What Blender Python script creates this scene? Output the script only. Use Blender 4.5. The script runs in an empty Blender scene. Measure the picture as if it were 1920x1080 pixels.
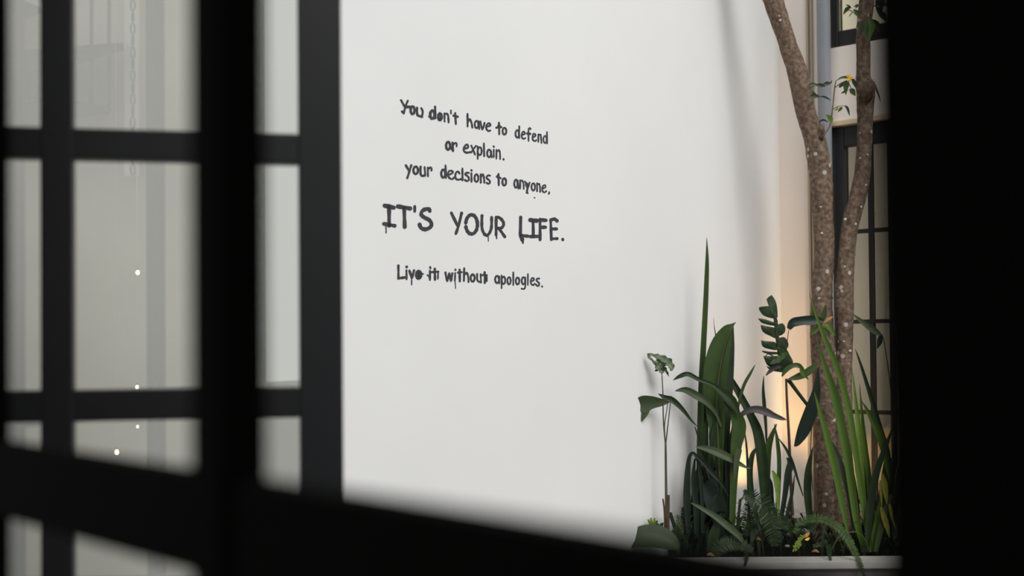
import bpy, bmesh, math, random
from mathutils import Vector, Matrix
random.seed(7)
sc = bpy.context.scene
COL = sc.collection

# ------------------------------------------------------------------ camera
F = 2300.0
PITCH = math.radians(1.0)
ROLL = 0.0085
CY = 660 - F * math.tan(PITCH)       # the lens axis meets the frame below its middle (shifted lens)
EYE = Vector((0, 0, 1.5))
fw = Vector((0, math.cos(PITCH), math.sin(PITCH)))
r0 = Vector((1, 0, 0)); u0 = Vector((0, -math.sin(PITCH), math.cos(PITCH)))
RT = r0 * math.cos(ROLL) - u0 * math.sin(ROLL)
UP = r0 * math.sin(ROLL) + u0 * math.cos(ROLL)
cam_d = bpy.data.cameras.new('camera'); cam = bpy.data.objects.new('camera', cam_d); COL.objects.link(cam)
cam.matrix_world = Matrix(((RT.x, UP.x, -fw.x, EYE.x), (RT.y, UP.y, -fw.y, EYE.y), (RT.z, UP.z, -fw.z, EYE.z), (0, 0, 0, 1)))
cam_d.sensor_width = 36; cam_d.lens = F / 1920 * 36; cam_d.clip_start = 0.02; cam_d.shift_y = (CY - 540) / 1920
cam_d.dof.use_dof = True; cam_d.dof.focus_distance = 4.7; cam_d.dof.aperture_fstop = 2.2
sc.camera = cam

# ------------------------------------------------------------------ sky, sun, exposure
w = bpy.data.worlds.new('overcast_sky'); sc.world = w; w.use_nodes = True
bg = w.node_tree.nodes['Background']
bg.inputs[0].default_value = (0.97, 0.985, 1.0, 1); bg.inputs[1].default_value = 0.78
sd = bpy.data.lights.new('hazy_sun', 'SUN'); sun = bpy.data.objects.new('hazy_sun', sd); COL.objects.link(sun)
AZ = math.radians(-24); EL = math.radians(43)     # turned from the lettered wall's normal towards the corner
SUNDIR = (Vector((0.765, -0.644, 0)).normalized() * math.cos(AZ) + Vector((0.644, 0.765, 0)).normalized() * math.sin(AZ)) * math.cos(EL) + Vector((0, 0, math.sin(EL)))
sun.rotation_euler = SUNDIR.to_track_quat('Z', 'Y').to_euler()
sd.energy = 2.1; sd.angle = math.radians(30); sd.color = (1.0, 0.985, 0.96)
sc.view_settings.view_transform = 'Standard'; sc.view_settings.look = 'None'
sc.view_settings.gamma = 1; sc.view_settings.use_curve_mapping = False
sc.view_settings.exposure = 0.0
sc.cycles.max_bounces = 8; sc.cycles.transparent_max_bounces = 24
sc.cycles.caustics_reflective = False; sc.cycles.caustics_refractive = False

# ------------------------------------------------------------------ survey: a photograph's pixel as a direction from the eye
def ray(px, py):
    return fw + RT * ((px - 960) / F) + UP * ((CY - py) / F)
def P(px, py, Y):
    d = ray(px, py); return EYE + d * (Y / d.y)
def on_plane(px, py, p0, n):
    d = ray(px, py); return EYE + d * ((p0 - EYE).dot(n) / d.dot(n))
D1 = Vector((0.644, 0.765, 0)).normalized()          # along the lettered wall, away from the eye
N1 = Vector((0.765, -0.644, 0)).normalized()         # out of the lettered wall
D2 = N1.copy()                                       # along the back wall, towards the right
N2 = -D1
CORNER = Vector((1.377, 6.272, 0))
Z = Vector((0, 0, 1))

# ------------------------------------------------------------------ materials
def nodes(m): return m.node_tree.nodes, m.node_tree.links
def mat(name, col, rough=0.6, spec=0.5, metal=0.0, noise=None, bump=None, col2=None, trans=0.0, tcol=None, coat=0.0, stretch=(1, 1, 1)):
    m = bpy.data.materials.new(name); m.use_nodes = True
    N, L = nodes(m); b = N['Principled BSDF']
    b.inputs['Base Color'].default_value = (*col, 1); b.inputs['Roughness'].default_value = rough
    b.inputs['Specular IOR Level'].default_value = spec; b.inputs['Metallic'].default_value = metal
    b.inputs['Coat Weight'].default_value = coat
    tc = N.new('ShaderNodeTexCoord'); mp = N.new('ShaderNodeMapping'); mp.inputs['Scale'].default_value = stretch
    L.new(tc.outputs['Object'], mp.inputs[0])
    if noise:
        n = N.new('ShaderNodeTexNoise'); n.inputs['Scale'].default_value = noise; n.inputs['Detail'].default_value = 6
        L.new(mp.outputs[0], n.inputs[0])
        r = N.new('ShaderNodeValToRGB'); r.color_ramp.elements[0].position = .32; r.color_ramp.elements[1].position = .68
        c2 = col2 or tuple(c * 0.7 for c in col)
        r.color_ramp.elements[0].color = (*c2, 1); r.color_ramp.elements[1].color = (*col, 1)
        L.new(n.outputs[0], r.inputs[0]); L.new(r.outputs[0], b.inputs['Base Color'])
        csrc = r.outputs[0]
    else: csrc = None
    if bump:
        n2 = N.new('ShaderNodeTexNoise'); n2.inputs['Scale'].default_value = bump[0]; n2.inputs['Detail'].default_value = 5
        L.new(mp.outputs[0], n2.inputs[0])
        bp = N.new('ShaderNodeBump'); bp.inputs['Strength'].default_value = bump[1]; bp.inputs['Distance'].default_value = bump[2]
        L.new(n2.outputs[0], bp.inputs['Height']); L.new(bp.outputs[0], b.inputs['Normal'])
    if trans:
        t = N.new('ShaderNodeBsdfTranslucent'); mx = N.new('ShaderNodeMixShader'); mx.inputs[0].default_value = trans
        t.inputs[0].default_value = (*(tcol or (col[0] * 1.6, col[1] * 1.5, col[2] * .8)), 1)
        out = N['Material Output']; L.new(b.outputs[0], mx.inputs[1]); L.new(t.outputs[0], mx.inputs[2]); L.new(mx.outputs[0], out.inputs[0])
    return m

M = {}
M['white_wall'] = mat('white_plaster', (.80, .80, .79), .75, .25, noise=1.3, col2=(.765, .765, .755), bump=(60, .10, .002))
M['beige_wall'] = mat('beige_plaster', (.86, .79, .725), .8, .2, noise=2, col2=(.82, .75, .69), bump=(50, .12, .002))
M['brown_bead'] = mat('brownish_beige_bead', (.44, .37, .29), .7, .2)
M['cream_trim'] = mat('cream_trim_paint', (.72, .61, .42), .6, .3, noise=8)
M['paint'] = mat('dark_lettering_paint', (.066, .067, .074), .8, .12, noise=30, col2=(.048, .050, .056))
M['interior_shade'] = mat('interior_shade_black', (.0013, .0013, .0011), .8, .02)  # near-black so the dark of the unlit interior sits in the colour
M['bounce_plaster'] = mat('white_bounce_plaster', (.80, .79, .76), .8, .2, noise=2)
M['door_frame'] = mat('dark_grey_metal_paint', (.0095, .0105, .0125), .40, .35, noise=6, col2=(.0075, .008, .009))
M['back_frame'] = mat('charcoal_window_paint', (.018, .019, .021), .5, .3)
M['curtain'] = mat('grey_curtain_cloth', (.84, .75, .62), .9, .1, noise=14, col2=(.76, .67, .54), trans=.4, tcol=(.80, .74, .64))
M['blind'] = mat('pale_blind_cloth', (.84, .84, .78), .85, .1, trans=.5, tcol=(.85, .86, .78))
M['pipe'] = mat('blue_grey_pipe_plastic', (.25, .26, .285), .4, .4, noise=5, col2=(.225, .235, .26))
M['rim'] = mat('white_planter_rim', (.66, .64, .60), .7, .3, noise=7, col2=(.50, .47, .43))
M['planter'] = mat('grey_planter_plaster', (.33, .31, .29), .8, .2, noise=9)
M['soil'] = mat('dark_soil', (.035, .025, .018), .95, .1, noise=25, col2=(.012, .009, .007), bump=(60, .8, .02))
M['paving'] = mat('courtyard_paving', (.17, .165, .16), .8, .3, noise=4, bump=(30, .2, .004))
M['green_dark'] = mat('dark_leaf', (.021, .040, .012), .45, .3, noise=18, col2=(.012, .026, .008), trans=.14)
M['green_deep'] = mat('deep_blue_green_leaf', (.010, .021, .012), .45, .3, noise=14, col2=(.008, .015, .010), trans=.08)
M['green_mid'] = mat('mid_green_leaf', (.050, .088, .019), .45, .3, noise=18, col2=(.036, .070, .018), trans=.2)
M['green_fresh'] = mat('fresh_green_blade', (.105, .175, .024), .45, .3, noise=14, col2=(.070, .135, .022), trans=.25, stretch=(1, 1, .2))
M['fern_green'] = mat('fern_green', (.085, .135, .040), .5, .3, noise=30, col2=(.05, .09, .03), trans=.2)
M['green_grey'] = mat('grey_green_leaf', (.066, .086, .040), .5, .3, noise=16, col2=(.045, .068, .034), trans=.12)
M['green_lime'] = mat('lime_leaf', (.21, .31, .045), .45, .4, noise=20, col2=(.13, .22, .03), trans=.3)
M['yellow_leaf'] = mat('yellowed_leaf', (.36, .33, .06), .5, .3, noise=22, col2=(.18, .19, .03), trans=.3)
M['purple_leaf'] = mat('purple_grey_leaf', (.060, .052, .050), .5, .3, noise=18, col2=(.035, .032, .034), trans=.08)
M['mottled'] = mat('mottled_green_leaf', (.22, .27, .17), .55, .3, noise=75, col2=(.040, .070, .032), trans=.1)
M['stem'] = mat('green_stem', (.07, .075, .035), .5, .3, noise=20)
M['brown_stem'] = mat('brown_stem', (.085, .048, .032), .7, .2, noise=20)
M['dead_leaf'] = mat('fallen_dead_leaf', (.42, .20, .10), .8, .2, noise=30)
M['flower'] = mat('orange_petal', (.75, .42, .04), .6, .3)
M['stone'] = mat('grey_pebble', (.26, .23, .20), .8, .3, noise=20)
M['facade'] = mat('pale_facade_plaster', (.80, .73, .58), .8, .2, noise=1)
M['facade_dark'] = mat('brown_canopy_concrete', (.035, .026, .018), .8, .1, noise=2)
M['steel'] = mat('white_painted_steel', (.85, .83, .76), .5, .4)
M['concrete'] = mat('room_plaster', (.10, .095, .085), .9, .1, noise=2)
M['floor'] = mat('room_floor_tile', (.08, .075, .07), .6, .3, noise=3)
M['lamp_body'] = mat('black_lamp_metal', (.02, .02, .02), .4, .4)

def bark():
    m = bpy.data.materials.new('mottled_brown_bark'); m.use_nodes = True; N, L = nodes(m); b = N['Principled BSDF']
    b.inputs['Roughness'].default_value = .85; b.inputs['Specular IOR Level'].default_value = .15
    tc = N.new('ShaderNodeTexCoord'); n = N.new('ShaderNodeTexNoise'); n.inputs['Scale'].default_value = 55; n.inputs['Detail'].default_value = 8
    L.new(tc.outputs['Object'], n.inputs[0])
    r = N.new('ShaderNodeValToRGB'); e = r.color_ramp.elements
    e[0].position = .34; e[0].color = (.085, .056, .040, 1); e[1].position = .70; e[1].color = (.23, .168, .125, 1)
    x = e.new(.52); x.color = (.150, .105, .076, 1)
    L.new(n.outputs[0], r.inputs[0])
    # pale lichen spots
    v = N.new('ShaderNodeTexVoronoi'); v.inputs['Scale'].default_value = 20; L.new(tc.outputs['Object'], v.inputs[0])
    n3 = N.new('ShaderNodeTexNoise'); n3.inputs['Scale'].default_value = 6; L.new(tc.outputs['Object'], n3.inputs[0])
    lt = N.new('ShaderNodeMath'); lt.operation = 'LESS_THAN'; lt.inputs[1].default_value = .20; L.new(v.outputs['Distance'], lt.inputs[0])
    gt = N.new('ShaderNodeMath'); gt.operation = 'GREATER_THAN'; gt.inputs[1].default_value = .56; L.new(n3.outputs[0], gt.inputs[0])
    mu = N.new('ShaderNodeMath'); mu.operation = 'MULTIPLY'; L.new(lt.outputs[0], mu.inputs[0]); L.new(gt.outputs[0], mu.inputs[1])
    mx = N.new('ShaderNodeMixRGB'); mx.inputs[2].default_value = (.42, .39, .34, 1)
    L.new(mu.outputs[0], mx.inputs[0]); L.new(r.outputs[0], mx.inputs[1]); L.new(mx.outputs[0], b.inputs['Base Color'])
    bp = N.new('ShaderNodeBump'); bp.inputs['Strength'].default_value = .7; bp.inputs['Distance'].default_value = .006
    L.new(n.outputs[0], bp.inputs['Height']); L.new(bp.outputs[0], b.inputs['Normal'])
    return m
M['bark'] = bark()

def glass(name, tint, refl):
    m = bpy.data.materials.new(name); m.use_nodes = True; N, L = nodes(m); N.remove(N['Principled BSDF'])
    t = N.new('ShaderNodeBsdfTransparent'); t.inputs[0].default_value = (*tint, 1)
    g = N.new('ShaderNodeBsdfGlossy'); g.inputs['Roughness'].default_value = .0; g.inputs[0].default_value = (.95, .97, .93, 1)
    fr = N.new('ShaderNodeFresnel'); fr.inputs[0].default_value = 1.5
    ml = N.new('ShaderNodeMath'); ml.operation = 'MULTIPLY_ADD'; ml.inputs[1].default_value = 1.0; ml.inputs[2].default_value = refl; ml.use_clamp = True
    mx = N.new('ShaderNodeMixShader'); L.new(fr.outputs[0], ml.inputs[0]); L.new(ml.outputs[0], mx.inputs[0])
    L.new(t.outputs[0], mx.inputs[1]); L.new(g.outputs[0], mx.inputs[2]); L.new(mx.outputs[0], N['Material Output'].inputs[0])
    return m
M['glass'] = glass('tinted_door_glass', (.66, .67, .63), .24)
M['glass_back'] = glass('back_window_glass', (.90, .91, .88), .02)

def emit(name, col, s):
    m = bpy.data.materials.new(name); m.use_nodes = True; N, L = nodes(m); N.remove(N['Principled BSDF'])
    e = N.new('ShaderNodeEmission'); e.inputs[0].default_value = (*col, 1); e.inputs[1].default_value = s
    L.new(e.outputs[0], N['Material Output'].inputs[0]); return m
M['bulb'] = emit('warm_bulb', (1, .66, .36), 14)
M['lens'] = emit('warm_spot_lens', (1, .62, .25), 4)

# ------------------------------------------------------------------ helpers
def link(name, verts, faces, m, parent=None, smooth=False):
    me = bpy.data.meshes.new(name); me.from_pydata([tuple(v) for v in verts], [], faces); me.update()
    if isinstance(m, str): m = M[m]
    me.materials.append(m)
    if smooth:
        for p in me.polygons: p.use_smooth = True
    o = bpy.data.objects.new(name, me); COL.objects.link(o)
    if parent is not None:
        o.parent = parent; o.matrix_parent_inverse = Matrix.Translation(-parent.location)
    return o
def empty(name, loc, label=None, cat=None, group=None, kind=None):
    o = bpy.data.objects.new(name, None); COL.objects.link(o); o.location = loc; o.empty_display_size = .1
    return tag(o, label, cat, group, kind)
def tag(o, label=None, cat=None, group=None, kind=None):
    if label: o['label'] = label
    if cat: o['category'] = cat
    if group: o['group'] = group
    if kind: o['kind'] = kind
    return o
class MB:
    def __init__(s): s.v = []; s.f = []
    def add(s, v, f):
        k = len(s.v); s.v += [Vector(x) for x in v]; s.f += [tuple(i + k for i in q) for q in f]; return s
    def box(s, o, a, b, c, bev=0.0):
        """oriented box: corner o, edge vectors a, b, c; bevelled if bev"""
        o, a, b, c = map(Vector, (o, a, b, c))
        if bev:
            bm = bmesh.new(); bmesh.ops.create_cube(bm, size=1)
            mw = Matrix(((a.x, b.x, c.x, 0), (a.y, b.y, c.y, 0), (a.z, b.z, c.z, 0), (0, 0, 0, 1)))
            mw.translation = o + (a + b + c) / 2
            bmesh.ops.transform(bm, matrix=mw, verts=bm.verts)
            bmesh.ops.bevel(bm, geom=list(bm.edges), offset=bev, segments=2, affect='EDGES', profile=.6)
            bm.normal_update(); bm.verts.index_update()
            s.add([v.co.copy() for v in bm.verts], [tuple(v.index for v in f.verts) for f in bm.faces]); bm.free(); return s
        vs = [o, o + a, o + a + b, o + b, o + c, o + a + c, o + a + b + c, o + b + c]
        return s.add(vs, [(0, 3, 2, 1), (4, 5, 6, 7), (0, 1, 5, 4), (1, 2, 6, 5), (2, 3, 7, 6), (3, 0, 4, 7)])
    def tube(s, pts, rad, seg=8, wob=0.0, caps=True):
        pts = [Vector(p) for p in pts]; n = len(pts)
        if not isinstance(rad, (list, tuple)): rad = [rad] * n
        k = len(s.v); ref = Vector((0.3, 1, 0.1)).normalized()
        for i, p in enumerate(pts):
            t = (pts[min(i + 1, n - 1)] - pts[max(i - 1, 0)]).normalized()
            if abs(t.dot(ref)) > .95: ref = Vector((1, 0, .2)).normalized()
            a = t.cross(ref).normalized(); b = t.cross(a)
            for j in range(seg):
                th = 2 * math.pi * j / seg
                rr = rad[i] * (1 + wob * (random.random() - .5) + wob * .6 * math.sin(3 * th + i * .45))
                s.v.append(p + (a * math.cos(th) + b * math.sin(th)) * rr)
        for i in range(n - 1):
            for j in range(seg):
                s.f.append((k + i * seg + j, k + i * seg + (j + 1) % seg, k + (i + 1) * seg + (j + 1) % seg, k + (i + 1) * seg + j))
        if caps:
            s.f.append(tuple(k + j for j in range(seg))[::-1]); s.f.append(tuple(k + (n - 1) * seg + j for j in range(seg)))
        return s
    def ball(s, c, r, seg=8, rings=5, sq=(1, 1, 1)):
        k = len(s.v); c = Vector(c)
        for i in range(rings + 1):
            ph = math.pi * i / rings
            for j in range(seg):
                th = 2 * math.pi * j / seg
                s.v.append(c + Vector((math.sin(ph) * math.cos(th) * r * sq[0], math.sin(ph) * math.sin(th) * r * sq[1], math.cos(ph) * r * sq[2])))
        for i in range(rings):
            for j in range(seg):
                s.f.append((k + i * seg + j, k + i * seg + (j + 1) % seg, k + (i + 1) * seg + (j + 1) % seg, k + (i + 1) * seg + j))
        return s
    def build(s, name, m, parent=None, smooth=False): return link(name, s.v, s.f, m, parent, smooth)

def catmull(pts, n):
    """resample a list of equal-length tuples, n samples per span"""
    out = []; L = len(pts)
    for i in range(L - 1):
        p0 = pts[max(i - 1, 0)]; p1 = pts[i]; p2 = pts[i + 1]; p3 = pts[min(i + 2, L - 1)]
        for k in range(n):
            t = k / n
            out.append(tuple(0.5 * ((2 * b) + (-a + c) * t + (2 * a - 5 * b + 4 * c - d) * t * t + (-a + 3 * b - 3 * c + d) * t ** 3)
                             for a, b, c, d in zip(p0, p1, p2, p3)))
    out.append(tuple(pts[-1])); return out

# ------------------------------------------------------------------ walls
HW = 3.42
def wall_slab(name, p0, d, ln, n, h0, h1, th, m, holes=()):
    """wall with rectangular holes given as (a0, a1, z0, z1) along d"""
    mb = MB(); xs = sorted({0, ln, *[h[0] for h in holes], *[h[1] for h in holes]})
    for a, b in zip(xs[:-1], xs[1:]):
        zs = [(h0, h1)]
        for h in holes:
            if h[0] <= a + 1e-6 and h[1] >= b - 1e-6:
                nz = []
                for z0, z1 in zs:
                    if h[2] > z0: nz.append((z0, min(z1, h[2])))
                    if h[3] < z1: nz.append((max(z0, h[3]), z1))
                zs = nz
        for z0, z1 in zs:
            if z1 > z0 + 1e-5: mb.box(p0 + d * a + Z * z0, d * (b - a), -n * th, Z * (z1 - z0))
    o = mb.build(name, m); o['kind'] = 'structure'; return o
wall_left = wall_slab('wall_left', CORNER - D1 * 4.9, D1, 5.1, N1, 0, HW, .2, 'white_wall')
def back_t(px):   # distance along the back wall from the corner at a pixel column near the horizon
    q = on_plane(px, 650, CORNER, N2); return (q - CORNER).dot(D2)
def back_z(px, py): return on_plane(px, py, CORNER, N2).z
T0 = back_t(1561); TD1 = T0 + 1.15
ZD = back_z(1561, 238); ZU = back_z(1561, 90)
TU1 = T0 + 1.1
wall_back = wall_slab('wall_back', CORNER.copy(), D2, 2.6, N2, 0, HW, .25, 'beige_wall', holes=((T0, TD1, .0, ZD), (T0, TU1, ZU, 3.34)))
# slim vertical bead beside the downspout
mb = MB(); ta = back_t(1521)
for t_, wd, dp in ((ta, .013, .02), (ta + .022, .010, .012)):
    mb.box(CORNER + D2 * t_ + N2 * -.002, D2 * wd, N2 * dp, Z * HW, .002)
tag(mb.build('trim_1', 'brown_bead'), kind='structure')
# cream ledge over the glazed door
tag(MB().box(CORNER + D2 * (T0 - .01) + Z * ZD + N2 * -.02, D2 * 1.3, N2 * .035, Z * .026, .004).build('trim_2', 'cream_trim'), kind='structure')
# courtyard ground of paving slabs
fl = link('floor', [(-4, -8, 0), (5, -8, 0), (5, 8, 0), (-4, 8, 0)], [(0, 1, 2, 3)], 'paving'); tag(fl, kind='structure')

# ------------------------------------------------------------------ hand painted lettering on the left wall
def wallpt(px, py, off): return on_plane(px, py, CORNER + N1 * off, N1)
lay = [0]
def ell(cx, cy, rx, ry, a0=0, a1=360, n=12):
    return [(cx + rx * math.cos(math.radians(a0 + (a1 - a0) * i / n)), cy + ry * math.sin(math.radians(a0 + (a1 - a0) * i / n))) for i in range(n + 1)]
def word(label, crop, strokes, w0=36):
    mb = MB()
    for st in strokes:
        wd = w0; cr = crop
        if isinstance(st, tuple) and isinstance(st[0], list):
            wd = st[1]; 
            if len(st) > 2: cr = st[2]
            st = st[0]
        ox, oy, s = cr
        lay[0] += 1; off = .0006 + (lay[0] % 40) * .00002
        pts = [(x / s + ox, y / s + oy) for x, y in st]; r = wd / s / 2 * (1.14 if s > 11 else 1.08)
        if len(pts) > 1: pts = catmull(pts, 4 if len(pts) < 8 else 2)
        ph = random.random() * 6
        rs = [r * (1 + .10 * math.sin(i * 1.9 + ph) + random.uniform(-.07, .07)) for i in range(len(pts))]
        if len(pts) > 1:
            L_, R_ = [], []
            for i, (x, y) in enumerate(pts):
                a = pts[max(i - 1, 0)]; b = pts[min(i + 1, len(pts) - 1)]
                dx, dy = b[0] - a[0], b[1] - a[1]; l = math.hypot(dx, dy) or 1
                L_.append((x - dy / l * rs[i], y + dx / l * rs[i])); R_.append((x + dy / l * rs[i], y - dx / l * rs[i]))
            n = len(pts); vs = [wallpt(*q, off) for q in L_] + [wallpt(*q, off) for q in R_]
            mb.add(vs, [(i, i + 1, n + i + 1, n + i) for i in range(n - 1)])
        for i, (x, y) in enumerate(pts):
            o2 = off + .00003 + (i % 5) * .00001
            rr = rs[i]; c = [wallpt(x + rr * math.cos(k * math.pi / 5), y + rr * math.sin(k * math.pi / 5), o2) for k in range(10)]
            mb.add(c, [tuple(range(10))])
    o = mb.build('painted_word', 'paint', wall_left); o['label'] = label; return o
A = (740, 180, 12); B = (870, 200, 12); C = (820, 250, 12); Dc = (750, 295, 12); E = (900, 305, 12)
Fc = (710, 370, 10.667); G = (890, 380, 10.667); H = (735, 485, 12.707); I = (875, 490, 12.707)
LW = 'dark hand-painted word reading '
word(LW + 'You', A, [[(145, 95), (225, 240)], [(295, 110), (245, 230), (205, 390)], [(165, 345), (200, 385)], ([(235, 245), (340, 245)], 60), (ell(405, 320, 45, 85), 52), ([(505, 265), (510, 420), (560, 450), (620, 470)], 46), ([(600, 275), (632, 350), (612, 470)], 42)], 44)
word(LW + "don't", A, [(ell(850, 420, 50, 90), 56), ([(910, 240), (915, 500)], 48), ([(768, 465), (800, 420)], 30), (ell(1018, 468, 36, 72), 58), [(1120, 390), (1125, 570)], [(1120, 400), (1180, 400), (1205, 450), (1215, 590)], ([(1268, 325), (1268, 390)], 32), ([(1363, 385), (1370, 500), (1378, 630)], 42), ([(1325, 440), (1420, 465)], 46)], 40)
word(LW + 'have', B, [[(80, 160), (82, 440)], [(85, 360), (130, 280), (170, 360), (190, 470)], (ell(285, 400, 42, 80), 38), [(325, 330), (345, 500)], [(370, 335), (415, 510), (465, 360)], [(500, 450), (590, 425), (585, 380), (545, 375), (503, 430), (510, 510), (555, 545), (595, 535)]], 38)
word(LW + 'to after have', B, [([(788, 360), (795, 620)], 36), ([(730, 470), (840, 460)], 40), ([(788, 420), (788, 460)], 60), (ell(912, 550, 42, 75), 38)])
word(LW + 'defend', B, [(ell(1200, 610, 40, 82), 36), [(1245, 440), (1245, 700)], [(1300, 640), (1370, 610), (1360, 570), (1325, 560), (1297, 640), (1310, 700), (1350, 722), (1380, 705)], [(1500, 500), (1480, 480), (1455, 520), (1455, 770)], ([(1425, 600), (1495, 610)], 45), [(1545, 690), (1610, 660), (1600, 615), (1565, 610), (1540, 690), (1560, 755), (1600, 772), (1630, 750)], [(1675, 620), (1675, 790)], [(1680, 650), (1720, 625), (1735, 680), (1745, 815)], (ell(1825, 735, 36, 80), 30), [(1868, 570), (1872, 825)]], 32)
word(LW + 'or', C, [(ell(245, 278, 46, 86), 46), ([(345, 210), (355, 390)], 42), [(350, 270), (400, 215), (435, 230), (435, 290)], ([(300, 320), (340, 360)], 50)], 34)
word(LW + 'explain', C, [([(600, 350), (690, 320), (690, 270), (650, 255), (600, 320), (600, 400), (660, 435), (740, 420)], 42), ([(765, 275), (850, 480)], 38), [(870, 280), (760, 430)], [(905, 290), (910, 575)], (ell(955, 400, 44, 88), 38), ([(1048, 225), (1055, 510)], 38), (ell(1165, 450, 43, 84), 38), [(1210, 400), (1225, 540)], [(1270, 370), (1270, 535)], ([(1266, 290), (1275, 305)], 38), [(1330, 370), (1330, 570)], [(1335, 420), (1385, 375), (1410, 440), (1415, 580)], ([(1490, 575), (1492, 588)], 36)], 34)
word(LW + 'your', Dc, [([(130, 175), (200, 290)], 48), ([(255, 175), (215, 310), (165, 465)], 44), (ell(355, 290, 52, 84), 46), ([(465, 210), (465, 370), (500, 415), (560, 405)], 46), [(555, 220), (570, 410)], [(625, 230), (630, 425)], [(630, 280), (680, 225), (710, 250), (708, 300)]], 38)
word(LW + 'decisions', Dc, [(ell(975, 365, 46, 88), 46), ([(1025, 180), (1035, 460)], 42), ([(1075, 400), (1180, 355), (1180, 308), (1110, 305), (1075, 380), (1110, 460), (1180, 490), (1215, 455)], 38), [(1340, 360), (1310, 320), (1265, 340), (1245, 420), (1270, 490), (1330, 500), (1390, 480)], ([(1405, 250), (1408, 510)], 40), [(1550, 350), (1500, 345), (1470, 380), (1540, 440), (1550, 510), (1500, 530), (1460, 505)], [(1608, 360), (1612, 545)], ([(1608, 285), (1612, 298)], 38), (ell(1722, 465, 44, 84), 38), [(1820, 380), (1820, 565)], [(1825, 430), (1865, 385), (1890, 450), (1900, 570)], ([(225, 290), (180, 285), (150, 340), (215, 400), (225, 450), (190, 472), (150, 450)], 36, E)], 38)
word(LW + 'to after decisions', E, [([(418, 255), (425, 505)], 38), ([(375, 310), (465, 345)], 40), ([(410, 300), (412, 330)], 56), (ell(548, 430, 42, 80), 40)])
word(LW + 'anyone', E, [(ell(810, 470, 37, 90), 36), [(850, 400), (865, 580)], [(905, 395), (905, 580)], [(910, 420), (950, 400), (980, 480), (985, 590)], [(1010, 420), (1060, 540)], ([(1115, 450), (1065, 600), (1060, 670)], 40), [(1045, 670), (1075, 685)], ([(1040, 460), (1065, 540)], 60), (ell(1200, 545, 40, 80), 36), [(1285, 465), (1285, 645)], [(1290, 500), (1330, 475), (1350, 540), (1355, 655)], [(1400, 580), (1470, 560), (1470, 510), (1430, 510), (1400, 570), (1410, 640), (1450, 670), (1490, 640)], ([(1560, 665), (1550, 700)], 34), ([(1225, 785), (1235, 792)], 24)], 34)
word('large dark hand-painted word reading IT\'S with a paint drip', Fc, [([(120, 165), (300, 205)], 84), ([(210, 200), (210, 560)], 74), ([(105, 528), (320, 568)], 68), ([(145, 590), (150, 650), (150, 710)], 24), ([(385, 180), (630, 222)], 76), ([(512, 220), (522, 590)], 72), ([(722, 180), (722, 280)], 54), ([(1025, 275), (1008, 238), (950, 232), (872, 272), (852, 345), (920, 405), (1010, 450), (1058, 525), (1030, 600), (930, 640), (850, 610), (820, 545)], 72)])
word('large dark hand-painted word reading YOUR with a thin drip', Fc, [([(1455, 310), (1575, 560)], 54), ([(1660, 315), (1600, 560), (1545, 725)], 54), (ell(1860, 540, 118, 192, -172, 165, 22), 64), ([(148, 260), (145, 480), (180, 600), (240, 655), (300, 600), (338, 480), (340, 290)], 54, G), ([(270, 670), (274, 720), (275, 770)], 18, G), ([(430, 290), (430, 640)], 54, G), ([(436, 660), (442, 715)], 26, G), ([(430, 290), (500, 300), (566, 370), (580, 440), (540, 500), (450, 510)], 54, G), ([(500, 530), (605, 680)], 54, G)])
word('large dark hand-painted word reading LIFE with a blot under the L', G, [([(922, 290), (915, 640)], 58), ([(918, 655), (1060, 668)], 58), ([(935, 680), (955, 740)], 74), ([(960, 740), (968, 805)], 34), ([(1115, 345), (1245, 360)], 74), ([(1170, 380), (1175, 650)], 54), ([(1110, 675), (1270, 672)], 62), ([(1310, 330), (1310, 740)], 52), ([(1305, 340), (1430, 352)], 66), ([(1330, 490), (1420, 490)], 62), ([(1522, 340), (1535, 740)], 50), ([(1530, 345), (1595, 325), (1650, 362)], 60), ([(1545, 525), (1640, 525)], 58), ([(1545, 722), (1650, 718)], 54), ([(1760, 730), (1764, 742)], 52)])
word(LW + 'Live', H, [([(152, 165), (155, 475)], 50), ([(155, 465), (300, 448)], 56), ([(345, 280), (348, 490)], 44), ([(350, 192), (352, 200)], 58), ([(415, 285), (470, 450)], 54), ([(525, 280), (480, 450)], 54), ([(470, 480), (470, 560), (470, 620)], 28), (ell(635, 385, 42, 72), 84), ([(680, 340), (745, 365)], 30)])
word(LW + 'it', H, [([(905, 290), (905, 505)], 48), ([(912, 200), (914, 225)], 46), ([(845, 385), (885, 430)], 30), ([(1020, 240), (1026, 500)], 50), ([(940, 320), (1100, 310)], 44), ([(1100, 300), (1095, 480)], 34)])
word(LW + 'without', H, [([(1275, 330), (1320, 530), (1365, 345), (1405, 530), (1440, 350)], 44), ([(1507, 340), (1500, 530)], 38), ([(1503, 540), (1513, 630), (1515, 710)], 20), ([(1512, 255), (1514, 268)], 40), ([(1612, 260), (1618, 540)], 48), ([(1570, 330), (1665, 320)], 46), ([(1722, 228), (1715, 525)], 42), ([(1720, 400), (1780, 330), (1818, 430), (1825, 550)], 40), (ell(145, 395, 48, 84), 44, I), ([(250, 300), (255, 440), (300, 485), (345, 490)], 38, I), ([(335, 305), (345, 500)], 36, I), ([(430, 260), (435, 510)], 44, I), ([(380, 325), (485, 330)], 40, I), ([(475, 330), (480, 470)], 38, I)])
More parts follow.
